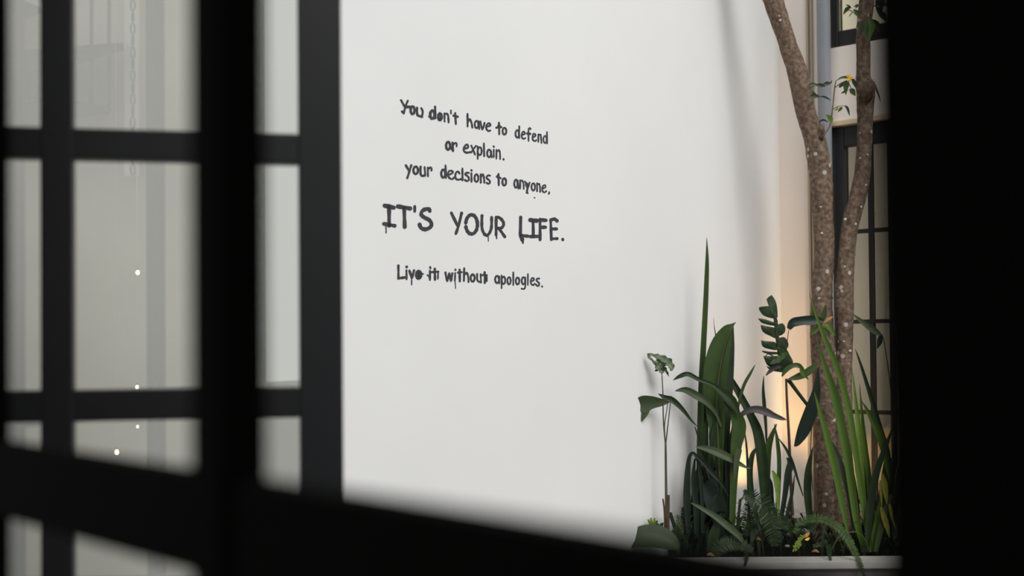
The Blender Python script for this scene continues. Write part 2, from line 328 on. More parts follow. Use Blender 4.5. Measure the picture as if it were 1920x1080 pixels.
word(LW + 'apologies', I, [(ell(728, 430, 48, 84), 40), [(775, 360), (780, 520)], [(830, 335), (835, 635)], (ell(880, 450, 42, 88), 36), (ell(1012, 460, 40, 84), 36), [(1113, 260), (1113, 560)], (ell(1215, 465, 42, 80), 38), (ell(1355, 460, 42, 84), 36), [(1400, 380), (1397, 600), (1370, 655), (1310, 650)], [(1460, 300), (1458, 560)], ([(1530, 480), (1600, 450), (1600, 405), (1560, 400), (1528, 450), (1540, 545), (1590, 565), (1620, 530)], 38), ([(1725, 410), (1680, 415), (1668, 460), (1720, 510), (1725, 570), (1690, 585), (1650, 550)], 38), ([(1798, 590), (1800, 605)], 34)], 34)

# ------------------------------------------------------------------ back wall: downspout, glazed door, upper window
dp = empty('downspout', CORNER + D2 * back_t(1547) + N2 * .05, 'blue-grey round downspout running up the beige wall behind the tree', 'pipe')
pc = CORNER + D2 * back_t(1559.5) + N2 * .045
MB().tube([pc + Z * z for z in (.3, 1.2, 2.2, 3.2, HW)], .0335, 20).build('pipe', 'pipe', dp, True)
for z in (.75, 3.9):
    MB().tube([pc + Z * z, pc + Z * (z + .03)], .040, 20).box(pc + Z * z - N2 * .044 - D2 * .01, D2 * .02, N2 * .03, Z * .03).build('bracket', 'pipe', dp, False)

def glazed(name, t0, t1, z0, z1, stile, rail_b, rail_t, vs, hs, cloth, folds, depth=.06, label=None):
    root = empty(name, CORNER + D2 * t0 + Z * z0, kind='structure'); bs = CORNER - N2 * .02
    for a in (t0, t1 - stile): MB().box(bs + D2 * a + Z * z0, D2 * stile, -N2 * depth, Z * (z1 - z0), .004).build('stile', 'back_frame', root)
    for z, h in ((z0, rail_b), (z1 - rail_t, rail_t)): MB().box(bs + D2 * (t0 + stile) + Z * z - N2 * .003, D2 * (t1 - t0 - 2 * stile), -N2 * (depth - .006), Z * h, .004).build('rail', 'back_frame', root)
    for a in vs: MB().box(bs + D2 * (a - .010) + Z * z0 - N2 * .012, D2 * .020, -N2 * .03, Z * (z1 - z0)).build('muntin', 'back_frame', root)
    for z in hs: MB().box(bs + D2 * t0 + Z * (z - .010) - N2 * .016, D2 * (t1 - t0), -N2 * .024, Z * .020).build('muntin', 'back_frame', root)
    ax = sorted([t0 + stile, *vs, t1 - stile]); az = sorted([z0 + rail_b, *hs, z1 - rail_t])
    for a, b in zip(ax[:-1], ax[1:]):
        for c, d in zip(az[:-1], az[1:]):
            if b - a < .03 or d - c < .03: continue
            MB().box(bs + D2 * a + Z * c - N2 * .026, D2 * (b - a), -N2 * .004, Z * (d - c)).build('pane', 'glass_back', root)
    # cloth hanging behind the glass
    mb = MB(); n = 90; vv = []
    for i in range(n + 1):
        t = t0 - .1 + (t1 - t0 + .2) * i / n
        q = bs + D2 * t - N2 * (.10 + folds * (math.sin(t * 52) + .5 * math.sin(t * 91 + 1)))
        vv += [q + Z * (z0 - .05), q + Z * (z1 + .1)]
    mb.add(vv, [(2 * i, 2 * i + 2, 2 * i + 3, 2 * i + 1) for i in range(n)])
    mb.build('curtain', cloth, root, True); return root
hz = [back_z(1640, y) for y in (430, 602, 774)]; hz.append(hz[-1] - .44)
door2 = glazed('door_2', T0, TD1, 0.02, ZD, .062, .12, .10, [back_t(1630), back_t(1668), T0 + .55, T0 + .8], hz, 'curtain', .011)
win2 = glazed('window_2', T0, TU1, ZU, 3.34, .040, .085, .08, [T0 + .55], [], 'blind', .004)
# dark room behind the glazing
rb = CORNER - N2 * .25
mb = MB()
mb.box(rb - D2 * .0 - N2 * 1.2, D2 * 2.6, -N2 * .05, Z * HW); mb.box(rb, D2 * .05, -N2 * 1.2, Z * HW); mb.box(rb + D2 * 2.55, D2 * .05, -N2 * 1.2, Z * HW)
mb.box(rb + Z * (ZD + .08), D2 * 2.6, -N2 * 1.2, Z * .10); mb.box(rb + Z * (HW - .05), D2 * 2.6, -N2 * 1.2, Z * .05)
tag(mb.build('wall_inner', 'beige_wall'), kind='structure')

al = bpy.data.lights.new('blind_fill_light', 'AREA'); ao = bpy.data.objects.new('blind_fill_light', al); COL.objects.link(ao)  # added lamp, unseen: backlights the upper blind to make it bright
al.size = .6; al.energy = 12; al.color = (1, .97, .88)
ao.location = CORNER + D2 * (T0 + .55) - N2 * .9 + Z * (ZU + .25); ao.rotation_euler = (-N2).to_track_quat('Z', 'Y').to_euler()
al = bpy.data.lights.new('curtain_fill_light', 'AREA'); ao = bpy.data.objects.new('curtain_fill_light', al); COL.objects.link(ao)  # added lamp, unseen: lifts the door curtain from behind
al.size = .9; al.energy = 12; al.color = (1, .93, .84)
ao.location = CORNER + D2 * (T0 + .55) - N2 * 1.1 + Z * 1.5; ao.rotation_euler = (-N2).to_track_quat('Z', 'Y').to_euler()
# ------------------------------------------------------------------ planter in the corner
PZ = P(1550, 1043, 5.30).z
def hitL(Y): t = (Y - CORNER.y) / D1.y; return CORNER + D1 * t
def hitB(Y): t = (Y - CORNER.y) / D2.y; return CORNER + D2 * t
pl = empty('planter', (1.5, 5.2, 0), 'low planter with white rim in the corner of the courtyard', 'planter')
l0, l1 = hitL(5.18), hitL(5.30); rr_ = hitB(5.18)
def follow(Ya, Yb, z0, z1, name, m):
    """a bar across the corner whose ends follow both walls"""
    q = []
    for z in (z0, z1):
        q += [hitL(Ya) + Vector((.006, 0, z)), Vector((min(hitB(Ya).x - .006, 2.6), Ya, z)), Vector((min(hitB(Yb).x - .006, 2.6), Yb, z)), hitL(Yb) + Vector((.006, 0, z))]
    bm = bmesh.new(); vs = [bm.verts.new(v) for v in q]
    for f in ((0, 3, 2, 1), (4, 5, 6, 7), (0, 1, 5, 4), (1, 2, 6, 5), (2, 3, 7, 6), (3, 0, 4, 7)): bm.faces.new([vs[i] for i in f])
    bmesh.ops.bevel(bm, geom=list(bm.edges), offset=.004, segments=2, affect='EDGES'); bm.verts.index_update()
    o = link(name, [v.co.copy() for v in bm.verts], [tuple(v.index for v in f.verts) for f in bm.faces], m, pl); bm.free(); return o
follow(5.18, 5.30, PZ - .036, PZ, 'rim', 'rim')
follow(5.205, 5.28, 0, PZ - .037, 'front_wall', 'planter')
# soil: bumpy triangle
mb = MB(); n = 26; vs = []; idx = {}
for i in range(n + 1):
    Y = 5.285 + (CORNER.y - .02 - 5.285) * i / n
    xa = hitL(Y).x + .004; xb = min(hitB(Y).x - .004, 2.54)
    for j in range(n + 1):
        vs.append((xa + (xb - xa) * j / n, Y, PZ - .045 + random.uniform(-.012, .018) + .05 * i / n))
mb.add(vs, [(i * (n + 1) + j, i * (n + 1) + j + 1, (i + 1) * (n + 1) + j + 1, (i + 1) * (n + 1) + j) for i in range(n) for j in range(n)])
mb.build('soil', 'soil', pl, True)
SOIL = PZ - .03

# ------------------------------------------------------------------ tree with two trunks
YT = 5.66
tree = empty('forked_tree', P(1565, 1020, YT), 'slender tree with two mottled brown trunks rising from the planter', 'tree')
def trunk(rows, Y, name='trunk'):
    rows = [(x, y, w_, Y + (dy[0] if dy else 0)) for x, y, w_, *dy in rows]
    rs = catmull(rows, 6); pts = [P(x, y, Yy) for x, y, w_, Yy in rs]
    rad = [w_ / 2 * Yy / F for x, y, w_, Yy in rs]
    return MB().tube(pts, rad, 22, .07).build(name, 'bark', tree, True)
trunk([(1315, -420, 34, .05), (1385, -180, 36, .03), (1432, -50, 38), (1449, 0, 37), (1471, 63, 33), (1486, 110, 35), (1501, 157, 38), (1512, 215, 36), (1528, 265, 40), (1536, 305, 42), (1540, 350, 41), (1543, 395, 38), (1545, 450, 37), (1545, 500, 37), (1541, 540, 38), (1540, 580, 40), (1544, 650, 46), (1549, 720, 48), (1553, 800, 52), (1556, 900, 56), (1560, 980, 64), (1562, 1060, 80)], YT)
trunk([(1668, -420, 24, -.02), (1642, -200, 27), (1628, -60, 29), (1625, 0, 28), (1620, 60, 27), (1619, 110, 26), (1619, 143, 27), (1622, 162, 34), (1623, 190, 33), (1623, 225, 29), (1620, 280, 28), (1617, 330, 30), (1608, 370, 32), (1597, 410, 32), (1589, 460, 30), (1585, 510, 32), (1583, 560, 36), (1584, 620, 30), (1583, 700, 30), (1580, 790, 34), (1576, 880, 40), (1574, 960, 44), (1572, 1060, 60)], YT - .035)
# pruned stubs and knots
MB().tube([P(1622, 185, 5.590), P(1628, 168, 5.565), P(1634, 156, 5.550), P(1636, 152, 5.550)], [.030, .030, .024, .012], 14, .1).build('branch_stub', 'bark', tree, True)
MB().tube([P(1536, 262, 5.630), P(1541, 245, 5.610), P(1542, 233, 5.600)], [.018, .014, .008], 10, .1).build('branch_stub', 'bark', tree, True)
for kx, ky, r_ in ((1590, 548, .02), (1586, 585, .016)):
    MB().ball(P(kx, ky, 5.610 if kx > 1560 else 5.630), r_, 10, 6, (1, .8, 1.5)).build('knot', 'bark', tree, True)
MB().tube([P(1641, 160, 5.570), P(1648, 178, 5.570), P(1652, 192, 5.570)], [.006, .004, .001], 6).build('twig', 'bark', tree, True)
# pale lichen patches that stand proud of the bark
M['lichen'] = mat('pale_lichen', (.46, .43, .38), .9, .1)
mb_px = [(1463, 38, 4), (1461, 30, 3), (1585, 411, 5), (1604, 420, 5), (1615, 388, 4), (1624, 347, 4), (1613, 296, 3), (1627, 290, 4), (1586, 582, 4), (1587, 548, 3), (1594, 658, 5), (1541, 437, 4), (1539, 388, 3), (1582, 640, 3), (1567, 690, 3), (1584, 500, 3), (1600, 905, 3)]
for x, y, r_ in mb_px:
    Yy = YT - (.046 if x < 1560 else .072)
    MB().ball(P(x, y, Yy), r_ * .55 * Yy / F, 8, 5, (1.2, .35, 1)).build('lichen_patch', 'lichen', tree, True)

# ------------------------------------------------------------------ leaves and blades
def blade(path, m, parent, Y=5.5, fold=.25, tw=0.0, name='leaf', n=6, wave=0.0, thick=.0006):
    """path rows: (px, py, width_px[, dY]); a folded blade with thickness, tapering by its widths"""
    rows = [(r[0], r[1], r[2], Y + (r[3] if len(r) > 3 else 0)) for r in path]
    rs = catmull(rows, n); N_ = len(rs)
    pts = [P(r[0], r[1], r[3]) for r in rs]; ws = [max(r[2], .3) * r[3] / F / 2 for r in rs]
    V = []; ph = random.random() * 6
    for i, p in enumerate(pts):
        t = (pts[min(i + 1, N_ - 1)] - pts[max(i - 1, 0)]).normalized()
        view = (p - EYE).normalized()
        s = t.cross(view); s = s.normalized() if s.length > 1e-4 else Vector((1, 0, 0))
        nn = s.cross(t).normalized()                     # roughly towards or away from the eye
        s2 = (s * math.cos(tw) + nn * math.sin(tw)).normalized()
        up = t.cross(s2).normalized()
        wv = wave * ws[i] * math.sin(i * 1.3 + ph)
        V += [p - s2 * ws[i] + up * (fold * ws[i] + wv), p - s2 * ws[i] * .5 + up * fold * ws[i] * .4, p, p + s2 * ws[i] * .5 + up * fold * ws[i] * .4, p + s2 * ws[i] + up * (fold * ws[i] - wv)]
    Fc_ = []
    for i in range(N_ - 1):
        for j in range(4): Fc_.append((i * 5 + j, i * 5 + j + 1, (i + 1) * 5 + j + 1, (i + 1) * 5 + j))
    # underside
    k = len(V); off = Vector((0, thick, 0)); V += [v + off for v in V]
    Fc_ += [tuple(q + k for q in f)[::-1] for f in list(Fc_)]
    return link(name, V, Fc_, m, parent, True)
def stem(path, r_px, m, parent, Y=5.5, name='stem'):
    rows = catmull([(r[0], r[1], Y + (r[2] if len(r) > 2 else 0)) for r in path], 5)
    n = len(rows); return MB().tube([P(*r) for r in rows], [r_px * (1 - .35 * i / n) * Y / F for i in range(n)], 7).build(name, m, parent, True)
def plant(name, px, Y, label, cat='plant', group=None):
    b = P(px, 1040, Y); b.z = SOIL; return empty(name, b, label, cat, group)

# tree twigs and leaves
twig = stem([(1541, 258), (1551, 245), (1558, 228), (1562, 195), (1565, 165), (1568, 150)], 1.6, 'bark', tree, 5.57, 'twig')
stem([(1565, 165), (1575, 157), (1590, 150), (1604, 148)], 1.0, 'bark', tree, 5.57, 'twig')
stem([(1562, 205), (1570, 200), (1582, 198)], .9, 'bark', tree, 5.57, 'twig')
twig_top = stem([(1618, 40), (1606, 28), (1595, 20), (1586, 18)], 1.2, 'bark', tree, 5.57, 'twig')
stem([(1516, 165), (1530, 160), (1545, 157)], 1.2, 'bark', tree, 5.55, 'twig')
for pth, m_ in (
    ([(1515, 161, 1), (1523, 158, 6), (1533, 158, 1)], 'green_mid'), ([(1530, 160, 1), (1538, 160, 8), (1548, 162, 1)], 'green_dark'), ([(1543, 157, 1), (1550, 157, 8), (1558, 155, 3), (1560, 150, 1)], 'green_dark'),
    ([(1518, 180, 1), (1527, 180, 9), (1538, 181, 1)], 'green_dark'), ([(1536, 181, 1), (1546, 182, 4), (1558, 188, 1)], 'green_dark'), ([(1521, 170, 1), (1526, 176, 6), (1536, 184, 1)], 'green_mid'),
    ([(1569, 151, 1), (1577, 146, 4), (1588, 145, 5), (1597, 148, 1)], 'green_mid'), ([(1588, 150, 2), (1586, 160, 11), (1586, 178, 1)], 'green_mid'), ([(1590, 152, 1), (1580, 158, 6), (1574, 163, 3), (1576, 155, 1)], 'green_dark'),
    ([(1592, 168, 1), (1598, 171, 11), (1604, 180, 1)], 'green_mid'), ([(1597, 148, 2), (1602, 155, 8), (1605, 165, 1)], 'green_dark'), ([(1592, 150, 1), (1592, 158, 2), (1598, 168, 1)], 'green_dark'), ([(1590, 168, 1), (1583, 172, 4), (1577, 175, 1)], 'green_dark'),
    ([(1580, 201, 1), (1576, 204, 6), (1571, 210, 1)], 'green_mid'), ([(1583, 198, 1), (1589, 203, 5), (1593, 217, 1)], 'green_dark'), ([(1572, 198, 1), (1569, 205, 4), (1565, 206, 1)], 'green_lime'),
    ([(1559, 232, 2), (1557, 222, 10), (1549, 215, 1)], 'green_lime'), ([(1553, 229, 1), (1545, 225, 3), (1538, 227, 3), (1536, 232, 1)], 'green_dark'),
    ([(1595, 14, 1), (1588, 17, 8), (1581, 27, 1)], 'green_dark'), ([(1597, 16, 1), (1592, 11, 3), (1586, 9, 1)], 'green_dark'), ([(1601, 13, 1), (1608, 10, 5), (1604, 16, 1)], 'green_dark'), ([(1600, 18, 2), (1608, 24, 8), (1610, 32, 1)], 'green_mid'), ([(1598, 23, 1), (1595, 27, 2), (1592, 31, 1)], 'green_mid'),
    ([(1626, 36, 2), (1623, 50, 13), (1627, 72, 1)], 'green_mid'), ([(1630, 34, 2), (1634, 50, 14), (1628, 78, 1)], 'green_fresh'), ([(1634, 36, 2), (1644, 46, 12), (1650, 62, 1)], 'green_dark'), ([(1616, 40, 2), (1616, 52, 9), (1613, 66, 1)], 'green_dark'),
    ([(1650, 30, 2), (1650, 15, 14), (1642, 0, 1)], 'green_deep'), ([(1646, 20, 2), (1655, 28, 12), (1662, 40, 1)], 'green_deep'), ([(1640, 12, 2), (1652, 8, 12), (1664, 10, 1)], 'green_deep'), ([(1648, -5, 2), (1650, 5, 12), (1660, 0, 1)], 'green_deep')):
    blade(pth, m_, twig_top if pth[0][1] < 80 else twig, 5.53, .2, .2, n=4)
for a in range(5):
    an = a * 1.256
    blade([(1593, 146, 1), (1593 + 4 * math.cos(an), 146 + 5 * math.sin(an), 4), (1593 + 7 * math.cos(an), 146 + 8 * math.sin(an), 1)], 'flower', twig, 5.51, .2, 0, 'petal', 3)
# crown above the frame: branches and leaves that dapple the wall
mb = MB(); tips = []
for i in range(16):
    side = i % 2; b = P(1385, -180, 5.69) if side == 0 else P(1642, -200, 5.64)
    b = b + Z * random.uniform(0, .5)
    d = Vector((random.uniform(-1, 1), random.uniform(-.9, .35), random.uniform(.1, .9))).normalized()
    ln = random.uniform(.35, .8); q = [b + d * ln * k / 3 + Vector((random.uniform(-.05, .05),) * 3) * k for k in range(4)]
    mb.tube(q, [.012, .009, .006, .003], 5); tips += q[1:]
mb.build('branches', 'bark', tree, True)['kind'] = 'stuff'
mb = MB()
for i in range(320):
    c = random.choice(tips) + Vector([random.gauss(0, .13) for _ in range(3)])
    if c.z < 3.5 or (c - CORNER).dot(N1) < .05 or (c - CORNER).dot(N2) < .05: continue
    a = Vector([random.gauss(0, 1) for _ in range(3)]).normalized(); b = a.cross(Vector([random.gauss(0, 1) for _ in range(3)])).normalized()
    L_ = random.uniform(.05, .09); w_ = L_ * .24
    mb.add([c, c + a * L_ * .5 + b * w_, c + a * L_, c + a * L_ * .5 - b * w_, c + a * L_ * .5 - a.cross(b) * w_ * .3], [(0, 1, 4), (1, 2, 4), (2, 3, 4), (3, 0, 4)])
mb.build('foliage', 'green_mid', tree, True)['kind'] = 'stuff'

# ---- lone flowering stalk at the left
p1 = plant('curled_leaf_plant', 1247, 5.29, 'slim stalk by the white wall with a curled leaf on top and two side leaves')
YA = 5.29
stem([(1250, 1000), (1249, 920), (1248, 830)], 3.0, 'stem', p1, YA)
stem([(1248, 835), (1244, 790), (1243, 740), (1241, 700)], 1.5, 'stem', p1, YA)
stem([(1248, 835), (1252, 800), (1256, 765), (1259, 742)], 1.3, 'stem', p1, YA)
stem([(1248, 835), (1246, 800), (1250, 770), (1252, 752)], 1.2, 'stem', p1, YA)
stem([(1251, 1000), (1252, 960), (1253, 928)], 4.5, 'brown_stem', p1, YA, 'sheath')
stem([(1247, 990), (1246, 960), (1243, 935)], 2.2, 'brown_stem', p1, YA, 'sheath')
blade([(1257, 752, 4), (1240, 754, 15), (1222, 754, 25), (1207, 757, 33), (1196, 762, 26), (1192, 768, 10)], 'green_grey', p1, YA, .25, .25)
blade([(1214, 768, 10), (1208, 778, 11), (1203, 790, 2)], 'green_grey', p1, YA, .2)
blade([(1234, 738, 1), (1246, 745, 9), (1262, 751, 11), (1280, 768, 8), (1296, 788, 4), (1308, 800, 1)], 'green_dark', p1, YA, .35)
for pth, m_ in (([(1214, 663, 2), (1226, 667, 7), (1240, 672, 12), (1252, 680, 16), (1259, 690, 10), (1256, 695, 2)], 'mottled'),
                ([(1232, 672, 3), (1236, 684, 22), (1242, 694, 16), (1250, 690, 3)], 'mottled'), ([(1220, 672, 3), (1226, 680, 6), (1232, 688, 5), (1230, 696, 2)], 'mottled'),
                ([(1244, 690, 7), (1250, 698, 5), (1254, 706, 1)], 'green_dark'), ([(1214, 664, 4), (1218, 672, 6), (1224, 675, 2)], 'mottled'), ([(1228, 696, 3), (1236, 692, 6), (1243, 688, 3)], 'green_dark')):
    blade(pth, m_, p1, YA, .5, .4, wave=.5)

# ---- tall sword blades and broad upright leaf
p2 = plant('sword_leaf_plant', 1322, 5.48, 'tallest plant, one narrow sword-like blade standing high against the white wall')
blade([(1313, 1010, 15), (1313, 900, 14), (1314, 800, 13), (1316, 720, 12), (1320, 640, 11), (1324, 560, 10), (1326, 500, 8), (1326, 470, 4.5), (1325, 445, .6)], 'green_mid', p2, 5.48, .35, .3)
blade([(1322, 1010, 14), (1323, 900, 12), (1322, 800, 12), (1320, 740, 7), (1316, 690, 1)], 'green_deep', p2, 5.50, .35)
blade([(1345, 660, 1), (1342, 630, 2), (1339, 610, 1), (1338, 596, .5)], 'green_dark', p2, 5.47, .3)
p3 = plant('broad_leaf_plant', 1345, 5.42, 'plant with a broad pointed upright leaf and long arching dark leaves')
blade([(1350, 1010, 9), (1349, 900, 14), (1346, 820, 26), (1342, 760, 38), (1342, 720, 44), (1346, 680, 45), (1354, 645, 38), (1364, 620, 22), (1373, 610, 7), (1380, 604, .6)], 'green_mid', p3, 5.42, .4, .2)
stem([(1349, 900), (1346, 820), (1344, 760), (1346, 720), (1352, 680), (1362, 640), (1371, 616)], 1.5, 'stem', p3, 5.405, 'midrib')
blade([(1375, 610, 1), (1371, 650, 12), (1366, 700, 19), (1361, 760, 22), (1357, 830, 20), (1355, 900, 16), (1352, 1000, 10)], 'green_dark', p3, 5.44, .3, .5)
blade([(1372, 1000, 10), (1376, 900, 14), (1380, 840, 20), (1385, 810, 26), (1384, 790, 26), (1374, 768, 15), (1358, 752, 4)], 'green_mid', p3, 5.38, .3)
blade([(1262, 713, 1), (1275, 706, 8), (1290, 702, 9), (1310, 712, 8), (1335, 722, 8), (1352, 735, 14), (1370, 752, 20), (1383, 772, 8), (1386, 782, 1)], 'green_dark', p3, 5.36, .45, .3)
blade([(1266, 733, 2), (1285, 732, 12), (1305, 742, 15), (1325, 755, 12), (1342, 775, 6), (1352, 800, 3)], 'green_grey', p3, 5.40, .4, .3)
blade([(1305, 838, 3), (1325, 842, 12), (1350, 851, 16), (1372, 862, 13), (1398, 876, 5), (1408, 878, 1)], 'green_grey', p3, 5.36, .4, .3)
blade([(1386, 842, 11), (1382, 860, 11), (1379, 880, 7), (1378, 898, 2)], 'green_grey', p3, 5.34, .3, 0)
blade([(1303, 800, 2), (1330, 890, 7), (1345, 940, 9), (1350, 1010, 8)], 'green_deep', p3, 5.39, .4)
blade([(1355, 760, 2), (1340, 800, 7), (1332, 860, 9), (1336, 930, 9), (1342, 1010, 8)], 'green_dark', p3, 5.41, .4)
blade([(1349, 790, 2), (1352, 815, 12), (1356, 850, 10), (1356, 900, 4)], 'green_fresh', p3, 5.46, .3)
for x0, x1, y1 in ((1330, 1322, 780), (1340, 1334, 770), (1362, 1370, 800), (1368, 1362, 820), (1337, 1352, 810), (1300, 1322, 860), (1345, 1338, 850)):
    blade([(x0, 1030, 12), (x0, 950, 13), ((x0 + x1) / 2, 880, 12), (x1, y1 + 30, 8), (x1 + 2, y1, 1)], random.choice(['green_deep', 'green_dark']), p3, 5.45 + random.uniform(-.03, .03), .4, random.uniform(-.3, .3))
# drooping looped leaves at the wall
p4 = plant('drooping_leaf_plant', 1305, 5.36, 'dark plant with leaves looping over and drooping, left of the sword blade')
blade([(1318, 1000, 7), (1316, 930, 7), (1312, 880, 6), (1303, 852, 6), (1293, 856, 7), (1289, 890, 11), (1288, 940, 14), (1291, 1000, 8)], 'green_deep', p4, 5.36, .3)
blade([(1300, 850, 3), (1318, 866, 7), (1334, 885, 8), (1352, 905, 5), (1366, 930, 1)], 'green_deep', p4, 5.34, .35)
blade([(1303, 860, 3), (1300, 900, 9), (1305, 950, 11), (1306, 1010, 8)], 'green_deep', p4, 5.37, .3)
blade([(1308, 1010, 10), (1315, 960, 22), (1328, 925, 34), (1337, 905, 20), (1340, 895, 3)], 'green_deep', p4, 5.38, .3)
blade([(1346, 1020, 8), (1348, 980, 22), (1342, 945, 38), (1326, 918, 24), (1316, 905, 3)], 'green_deep', p4, 5.37, .25)
# ---- diagonal strap leaves
p5 = plant('strap_leaf_plant', 1438, 5.55, 'dark green plant with a long strap leaf leaning left across the corner')
blade([(1362, 690, 1), (1366, 705, 10), (1385, 737, 13), (1405, 775, 15), (1420, 810, 19), (1428, 860, 21), (1434, 920, 20), (1440, 1000, 14)], 'green_dark', p5, 5.52, .4, .2)
blade([(1416, 684, 1), (1407, 700, 5), (1395, 722, 6), (1387, 750, 5), (1381, 782, 4), (1384, 830, 1)], 'green_mid', p5, 5.50, .3)
blade([(1440, 1000, 8), (1437, 900, 14), (1440, 845, 13), (1446, 820, 10), (1456, 795, 2)], 'green_mid', p5, 5.54, .3)
blade([(1432, 705, 1), (1431, 730, 5), (1433, 760, 7), (1436, 800, 5), (1438, 850, 2)], 'green_dark', p5, 5.58, .3)
blade([(1386, 792, 2), (1393, 776, 9), (1412, 768, 13), (1432, 771, 15), (1450, 779, 11), (1466, 785, 7), (1475, 787, 1)], 'purple_leaf', p5, 5.46, .35, .2)
blade([(1427, 1000, 8), (1412, 940, 9), (1407, 890, 9), (1410, 855, 9), (1420, 838, 2)], 'green_dark', p5, 5.47, .3)
blade([(1405, 990, 6), (1403, 900, 5), (1400, 840, 4), (1395, 800, 1)], 'green_dark', p5, 5.50, .3)
blade([(1452, 795, 1), (1458, 830, 7), (1461, 870, 8), (1459, 930, 8), (1456, 1000, 6)], 'green_mid', p5, 5.5, .3)
blade([(1458, 820, 1), (1474, 842, 5), (1486, 868, 6), (1496, 900, 4), (1506, 930, 2)], 'green_dark', p5, 5.48, .3)
# ---- spike with yellow green bud
p6 = plant('yellow_green_spear_plant', 1458, 5.42, 'short plant with one yellow-green spear leaf among dark leaves')
blade([(1460, 975, 3), (1459, 950, 5), (1458, 920, 9), (1456, 900, 12), (1448, 882, 3)], 'green_lime', p6, 5.40, .3)
blade([(1459, 1000, 8), (1470, 940, 9), (1477, 890, 12), (1482, 870, 13), (1475, 858, 2)], 'green_deep', p6, 5.43, .3)
blade([(1466, 1000, 8), (1449, 950, 8), (1446, 910, 7), (1443, 895, 1)], 'green_deep', p6, 5.43, .3)
blade([(1470, 1000, 8), (1476, 965, 7), (1485, 925, 6), (1490, 890, 1)], 'green_deep', p6, 5.43, .3)
# ---- split monstera leaf on its brown stem
p7 = plant('split_leaf_plant', 1485, 5.62, 'plant holding up a dark green slitted leaf on a brown stem beside the tree')
YM = 5.53
stem([(1490, 1010), (1484, 930), (1480, 830), (1476, 760), (1474, 710)], 3.2, 'brown_stem', p7, YM)
stem([(1478, 712), (1505, 748), (1530, 780)], 4.0, 'green_dark', p7, YM, 'petiole')
stem([(1470, 700), (1462, 670), (1456, 640), (1452, 600), (1448, 565)], 1.8, 'green_dark', p7, YM, 'petiole')
def poly_leaf(outline, Y, bulge, m, parent, name='leaf_lobe'):
    """one flat lobe given by its outline, slightly domed and with a back face"""
    cx = sum(q[0] for q in outline) / len(outline); cy = sum(q[1] for q in outline) / len(outline)
    pts = catmull(list(outline) + [outline[0]], 3)[:-1]; n = len(pts)
    V = [P(cx, cy, Y - bulge)] + [P(x, y, Y + bulge * .3 * math.sin(i * 1.1)) for i, (x, y) in enumerate(pts)]
    F_ = [(0, 1 + i, 1 + (i + 1) % n) for i in range(n)]; k = len(V)
    V += [v + Vector((0, .0008, 0)) for v in V]; F_ += [tuple(q + k for q in f)[::-1] for f in list(F_)]
    return link(name, V, F_, m, parent, True)
for ol in ([(1447, 553), (1455, 566), (1458, 585), (1457, 597), (1448, 597), (1432, 592), (1424, 582), (1424, 576), (1436, 574), (1443, 573), (1443, 564), (1437, 562), (1441, 557)],
           [(1421, 597), (1432, 598), (1448, 603), (1457, 606), (1455, 611), (1440, 609), (1428, 605)],
           [(1426, 609), (1440, 612), (1454, 616), (1456, 634), (1444, 630), (1430, 622)],
           [(1456, 610), (1466, 606), (1472, 612), (1472, 622), (1464, 629), (1457, 628)],
           [(1427, 638), (1440, 640), (1454, 642), (1457, 656), (1444, 655), (1430, 650)],
           [(1457, 634), (1470, 632), (1477, 640), (1478, 650), (1468, 660), (1458, 657)],
           [(1428, 657), (1442, 659), (1458, 660), (1458, 665), (1442, 664), (1431, 661)],
           [(1431, 667), (1446, 668), (1462, 668), (1466, 686), (1450, 690), (1438, 684)],
           [(1460, 661), (1474, 655), (1481, 666), (1487, 678), (1484, 688), (1470, 688), (1463, 680)],
           [(1436, 686), (1450, 690), (1468, 688), (1470, 698), (1458, 697), (1444, 694)],
           [(1452, 598), (1458, 600), (1462, 640), (1472, 680), (1472, 700), (1464, 690), (1456, 650)]):
    poly_leaf(ol, YM, .006, 'green_dark', p7)
blade([(1436, 704, 2), (1446, 694, 8), (1458, 686, 9), (1466, 688, 2)], 'purple_leaf', p7, YM - .03, .3)
blade([(1444, 682, 3), (1456, 676, 12), (1468, 668, 10), (1474, 660, 6), (1466, 652, 5), (1452, 652, 1)], 'green_mid', p7, YM - .05, .3, .3, wave=.3)
blade([(1466, 706, 3), (1474, 694, 9), (1486, 686, 9), (1498, 686, 9), (1508, 696, 4)], 'green_mid', p7, YM - .04, .3, .2)
blade([(1476, 712, 2), (1492, 708, 11), (1508, 702, 14), (1522, 692, 13), (1532, 682, 3)], 'green_mid', p7, YM - .02, .3, .2)
blade([(1500, 692, 4), (1506, 698, 12), (1510, 705, 6), (1516, 712, 1)], 'green_fresh', p7, YM - .06, .3)
stem([(1474, 660), (1476, 640), (1479, 618)], 1.0, 'green_dark', p7, YM, 'petiole')
blade([(1479, 617, 8), (1487, 606, 17), (1502, 602, 17), (1520, 601, 18), (1535, 601, 14), (1545, 602, 2)], 'green_deep', p7, YM, .3, .15)
blade([(1534, 690, 2), (1530, 735, 16), (1520, 770, 24), (1507, 805, 24), (1495, 830, 12), (1489, 837, 2)], 'green_deep', p7, 5.52, .3, .15)
stem([(1528, 760), (1522, 800), (1520, 860), (1524, 920)], 1.2, 'brown_stem', p7, YM, 'petiole')
blade([(1524, 838, 1), (1516, 880, 12), (1514, 920, 14), (1517, 960, 12), (1520, 1010, 6)], 'green_dark', p7, 5.51, .35)
blade([(1432, 672, 1), (1440, 664, 2), (1450, 668, 3)], 'green_mid', p7, YM - .05, .3)
